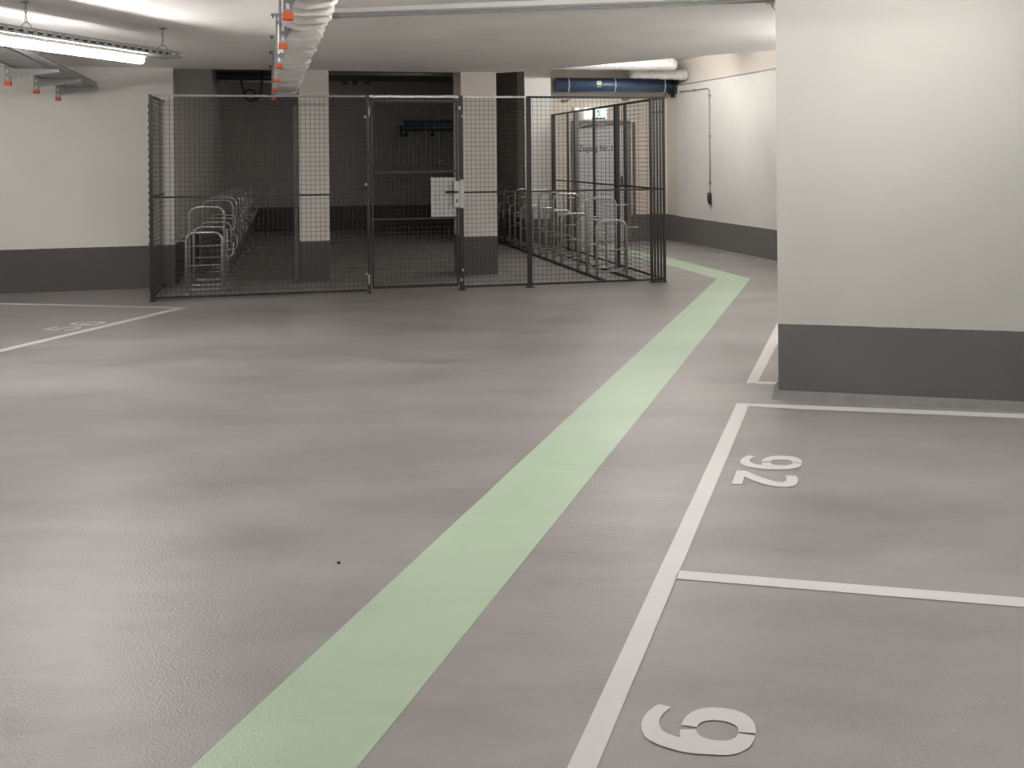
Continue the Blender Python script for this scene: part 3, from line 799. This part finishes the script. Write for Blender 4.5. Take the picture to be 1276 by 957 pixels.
sc_ = want/(max(xs)-min(xs)); mid = (max(xs)+min(xs))/2; tc = (tp_-worg(leaf)).dot(Dd)
for v in lt.data.vertices: v.co += Dd*((v.co.dot(Dd)-mid)*(sc_-1)+tc-mid)
# illuminated exit sign above the door
zs0, zs1 = dw(741, 148.6).z, dw(741, 135.2).z
sc0 = dw(741, 142)
sign = thing('exit_sign', V(sc0.x, sc0.y, zs0)+DN*.1, 'glowing white exit sign with green mark above the grey door', 'sign')
wallbox(727.5, 754.5, zs0, zs1, .07, .01).build('sign_box', M['sign_glow'], sign)
m = MB(); cx_ = dw(744, 141)+DN*.082                   # green running-man style pictogram patch: head, body, doorway
m.box(V(cx_.x, cx_.y, (zs0+zs1)/2+.055), Dd, DN, Z, .016, .001, .016)
m.box(V(cx_.x, cx_.y, (zs0+zs1)/2+.01)+Dd*.012, Dd, DN, Z, .014, .001, .032)
m.bar(V(cx_.x, cx_.y, (zs0+zs1)/2+.025)-Dd*.04, V(cx_.x, cx_.y, (zs0+zs1)/2+.03)+Dd*.02, .002, .014)
m.bar(V(cx_.x, cx_.y, (zs0+zs1)/2-.015)+Dd*.012, V(cx_.x, cx_.y, (zs0+zs1)/2-.06)-Dd*.02, .002, .014)
m.bar(V(cx_.x, cx_.y, (zs0+zs1)/2-.015)+Dd*.012, V(cx_.x, cx_.y, (zs0+zs1)/2-.055)+Dd*.03, .002, .014)
m.build('pictogram', M['sign_green'], sign)
wallbox(736, 753, zs0-.002, zs0+.028, .012, .079).build('sign_stripe', M['cable'], sign)

# thick blue pipe below the ceiling
zc_ = dw(740, 107).z
pn = DN*.35
b0 = on(691, 107, DP+DN*.35, Dd); b1 = on(838, 105.5, DP+DN*.35, Dd)
b0.z = b1.z = (b0.z+b1.z)/2
blue = tag(MB().tube([b0, b1], .122, 20).build('blue_pipe', M['blue']), 'thick dark blue pipe running under the ceiling above the door', 'pipe')
L_ = (b1-b0).length
for px in (707, 764.5, 826):
    c = on(px, 107, DP+DN*.35, Dd); c.z = b0.z
    m = MB()
    pts = [c+Z*.131*math.cos(a)+DN*.131*math.sin(a) for a in [2*math.pi*j/20 for j in range(21)]]
    m.tube(pts, .008, 6, cap=False); m.tube([c+Z*.13, V(c.x, c.y, H2-.01)], .006, 6); m.build('pipe_clamp', M['white'], blue)
lb_ = on(744, 107, DP+DN*.35, Dd); lb_.z = b0.z
m = MB(); m.box(lb_+DN*.124+Z*.03, Dd, DN, Z, .038, .003, .03); m.build('pipe_label', M['white'], blue)
m = MB(); m.box(lb_+DN*.124-Z*.028, Dd, DN, Z, .038, .003, .02); m.box(lb_+DN*.128+Z*.033, Dd, DN, Z, .025, .002, .008); m.build('label_band', M['greenink'], blue)
m = MB(); m.box(b1+Z*.02, Dd, DN, Z, .03, .16, .16); m.box(b1-Z*.15, Dd, DN, Z, .02, .05, .05); m.build('wall_flange', M['black'], blue)

# foil wrapped pipes between slab edge and wall
def foil_pipe(name, pl, pr, r_, label, seed):
    random.seed(seed); n = 34
    path = [pl+(pr-pl)*(i/n) for i in range(n+1)]
    rr = [r_*(1+random.uniform(-.05, .05)) for _ in path]; rr[-1] = r_*.75; rr[0] = r_*.8
    m = MB(); m.tube(path, r_, 14, rr=rr)
    m.sm = [False]*len(m.sm)
    return tag(m.build(name, M['foil']), label, 'pipe', 'foil wrapped pipes under the high ceiling')
f1_ = on(842, 83.5, DP+DN*1.3, Dd); f0_ = on(660, 84, DP+DN*1.3, Dd); f0_.z = f1_.z = 2.93
foil_pipe('foil_pipe', f0_, f1_, .10, 'upper white foil wrapped pipe just under the slab edge', 2)
g1_ = on(868, 87.5, DP+DN*.85, Dd); g0_ = on(785, 88, DP+DN*.85, Dd)
g1_ = V(g1_.x, g1_.y, 2.86); g0_ = V(g0_.x, g0_.y, 2.83)
wlimit = on(868, 87, RC, Ar)
g1_ = on(856, 87.5, DP+DN*.85, Dd); g1_.z = 2.80
foil_pipe('foil_pipe', g0_, g1_, .085, 'lower foil wrapped pipe whose end meets the right wall', 5)

# conduit with hanging switch on the right wall
WN = -nR
PP = RC-nR*.035
def rw(px, py, off=.012): return on(px, py, PP, Ar)+WN*off
cond = tag(MB().tube([rw(847.8, 114.6), rw(866, 112.3), rw(881.5, 110.2), rw(884, 111.2), rw(884.6, 114), rw(885.2, 170), rw(885.6, 229)], .011, 8).build('wall_conduit', M['cable']),
           'thin grey conduit on the white right wall, bending down', 'conduit')
for px, py in ((866, 112.3), (885.1, 119), (885.2, 170), (885.6, 228), (849, 114.4)):
    p = rw(px, py, .013); MB().box(p, Ar, WN, Z, .02, .016, .02).build('clip', M['cable'], cond)
m = MB(); m.tube([rw(885.6, 229), rw(885.0, 233), rw(886, 238), rw(885.8, 241)], .008, 6); m.build('cord', M['cable'], cond)
sw = MB(); p0_ = rw(885.8, 240, .03); p1_ = rw(886.2, 250.5, .03); p2_ = rw(887, 254, .03)
sw.tube([p0_, p0_-Z*.01, p1_, p2_], .03, 10, rr=[.022, .032, .032, .022])
tag(sw.build('pendant_switch', M['black']), 'black hand switch hanging at the lower end of the wall conduit', 'switch')
m = MB(); p = on(848, 97, RC, Ar)+WN*.03; m.box(p, Ar, WN, Z, .05, .03, .05)
tag(m.build('junction_box', M['frame']), 'small dark box high on the right wall beside the pipe ends', 'box')
# spotlights under the blue pipe: small wall brackets
for i, (px, py) in enumerate(((703, 125.5), (779, 124))):
    p = dw(px, py)
    m = MB(); m.box(p+DN*.04, Dd, DN, Z, .05, .04, .015); m.tube([p+DN*.06+Dd*.03, p+DN*.06+Dd*.09+Z*.03], .012, 6)
    tag(m.build('wall_bracket', M['frame']), ['small grey bracket on the wall below the left part of the blue pipe', 'small grey bracket on the wall below the right part of the blue pipe'][i], 'bracket')

# ---------------------------------------------------------------- things in the dark bike room
def bk(px, py, off=0.0): return on(px, py, BK, Bd)+V(Bd.y, -Bd.x)*off
def room_pipe(pa_, pb_, off, r_, mat, label, cat='pipe', fix=True, group=None):
    a = bk(*pa_, off); b = bk(*pb_, off)
    if fix: a.z = b.z = (a.z+b.z)/2
    m = MB().tube([a, b], r_, 12)
    return tag(m.build('ceiling_pipe', M[mat]), label, cat, group)
BN = V(Bd.y, -Bd.x)
blu = room_pipe((500, 158), (620, 157), .35, .11, 'blue', 'dark blue pipe high inside the bike room, seen through the gate')
e = bk(500, 158, .35); m = MB(); m.tube([V(e.x, e.y, worg(blu).z+.11)+Z*.0, V(e.x, e.y, worg(blu).z-.12)], .09, 10); m.build('elbow', M['darkpipe'], blu)
for i, (px, py) in enumerate(((500.5, 167), (538, 167))):
    p = bk(px, py, .12); m = MB(); m.tube([p+Z*.06, p-Z*.06], .05, 8)
    f_ = tag(m.build('wall_fixture', M['black']), ['small dark fitting on the back wall left of the outlined plate', 'small dark fitting on the back wall above right of the outlined plate'][i], 'fitting')
    m = MB(); m.tube([p-Z*.06, p-Z*.09], .025, 8); m.tube([p+Z*.06, p+Z*.09], .02, 8); m.build('tip', M['lightsteel'], f_)
p = bk(516, 176, .02); sg = MB()
sg.box(p, Bd, BN, Z, .115, .006, .055); sg_o = tag(sg.build('wall_plate', M['frame']), 'small rectangular plate with a pale outline on the dark back wall', 'plate')
m = MB()
for s in (-1, 1):
    m.box(p+BN*.009+Z*.05*s, Bd, BN, Z, .115, .004, .006); m.box(p+BN*.009+Bd*.11*s, Bd, BN, Z, .006, .004, .055)
m.build('outline', M['lightsteel'], sg_o)
room_pipe((405, 103.3), (572, 104.2), 2.2, .035, 'pale_rail', 'thin pale pipe under the high ceiling between the first two columns', group='thin pale ceiling pipes')
room_pipe((405, 96), (572, 97), 2.0, .085, 'darkpipe', 'dark thick pipe under the high ceiling between the first two columns')
room_pipe((280, 106), (372, 107.5), 2.2, .07, 'darkpipe', 'dark pipe under the high ceiling left of the wrapped duct')
room_pipe((292, 112), (372, 112.5), 2.2, .025, 'pale_rail', 'thin pale pipe under the high ceiling left of the wrapped duct', group='thin pale ceiling pipes')
for i, px in enumerate((422, 433, 446)):
    p = bk(px, 112.5, 2.2); m = MB(); m.tube([V(p.x, p.y, H2), p+Z*.04], .008, 6); m.box(p, Bd, BN, Z, .05, .05, .05)
    tag(m.build('hanging_box', M['black']), 'small black box hanging under the ceiling pipes, one of three in a row', 'box', 'black boxes under the ceiling pipes')
# looped cable hanging from the ceiling
pth = []
for (x, y) in ((311, 112), (313, 120), (314.5, 127), (316, 133), (319, 138.5), (323, 141), (328, 139), (331, 135), (333, 129), (333.5, 120), (334, 110)):
    pth.append(bk(x, y, 4.0))
cab = tag(MB().tube(pth, .022, 6).build('hanging_cable', M['black']), 'black cable sagging in a loop behind the fence top left of the duct', 'cable')
cc_ = bk(321.5, 134.5, 4.0)
MB().tube([cc_+Bd*.085*math.cos(a)+Z*.085*math.sin(a) for a in [2*math.pi*j/14 for j in range(15)]], .014, 5, cap=False).build('cable_coil', M['black'], cab)
# tiny foot bolts of the columns
for i, (px, py) in enumerate(((411.8, 346.8), (623, 340.0))):
    p = G(px, py); m = MB(); m.box(p+Z*.012, FD, FN, Z, .035, .02, .012); m.tube([p+Z*.02, p+Z*.05], .012, 6)
    tag(m.build('floor_anchor', M['lightsteel']), ['small shiny anchor on the floor at the foot of the first column', 'small shiny anchor on the floor at the right foot of the second column'][i], 'anchor')
# pebble-like chip on the floor
p = G(422, 702); m = MB(); m.box(p+Z*.003, unit(V(1, .3)), unit(V(-.3, 1)), Z, .006, .004, .003)
tag(m.build('floor_chip', M['black']), 'tiny dark chip lying on the floor left of the green stripe', 'debris')
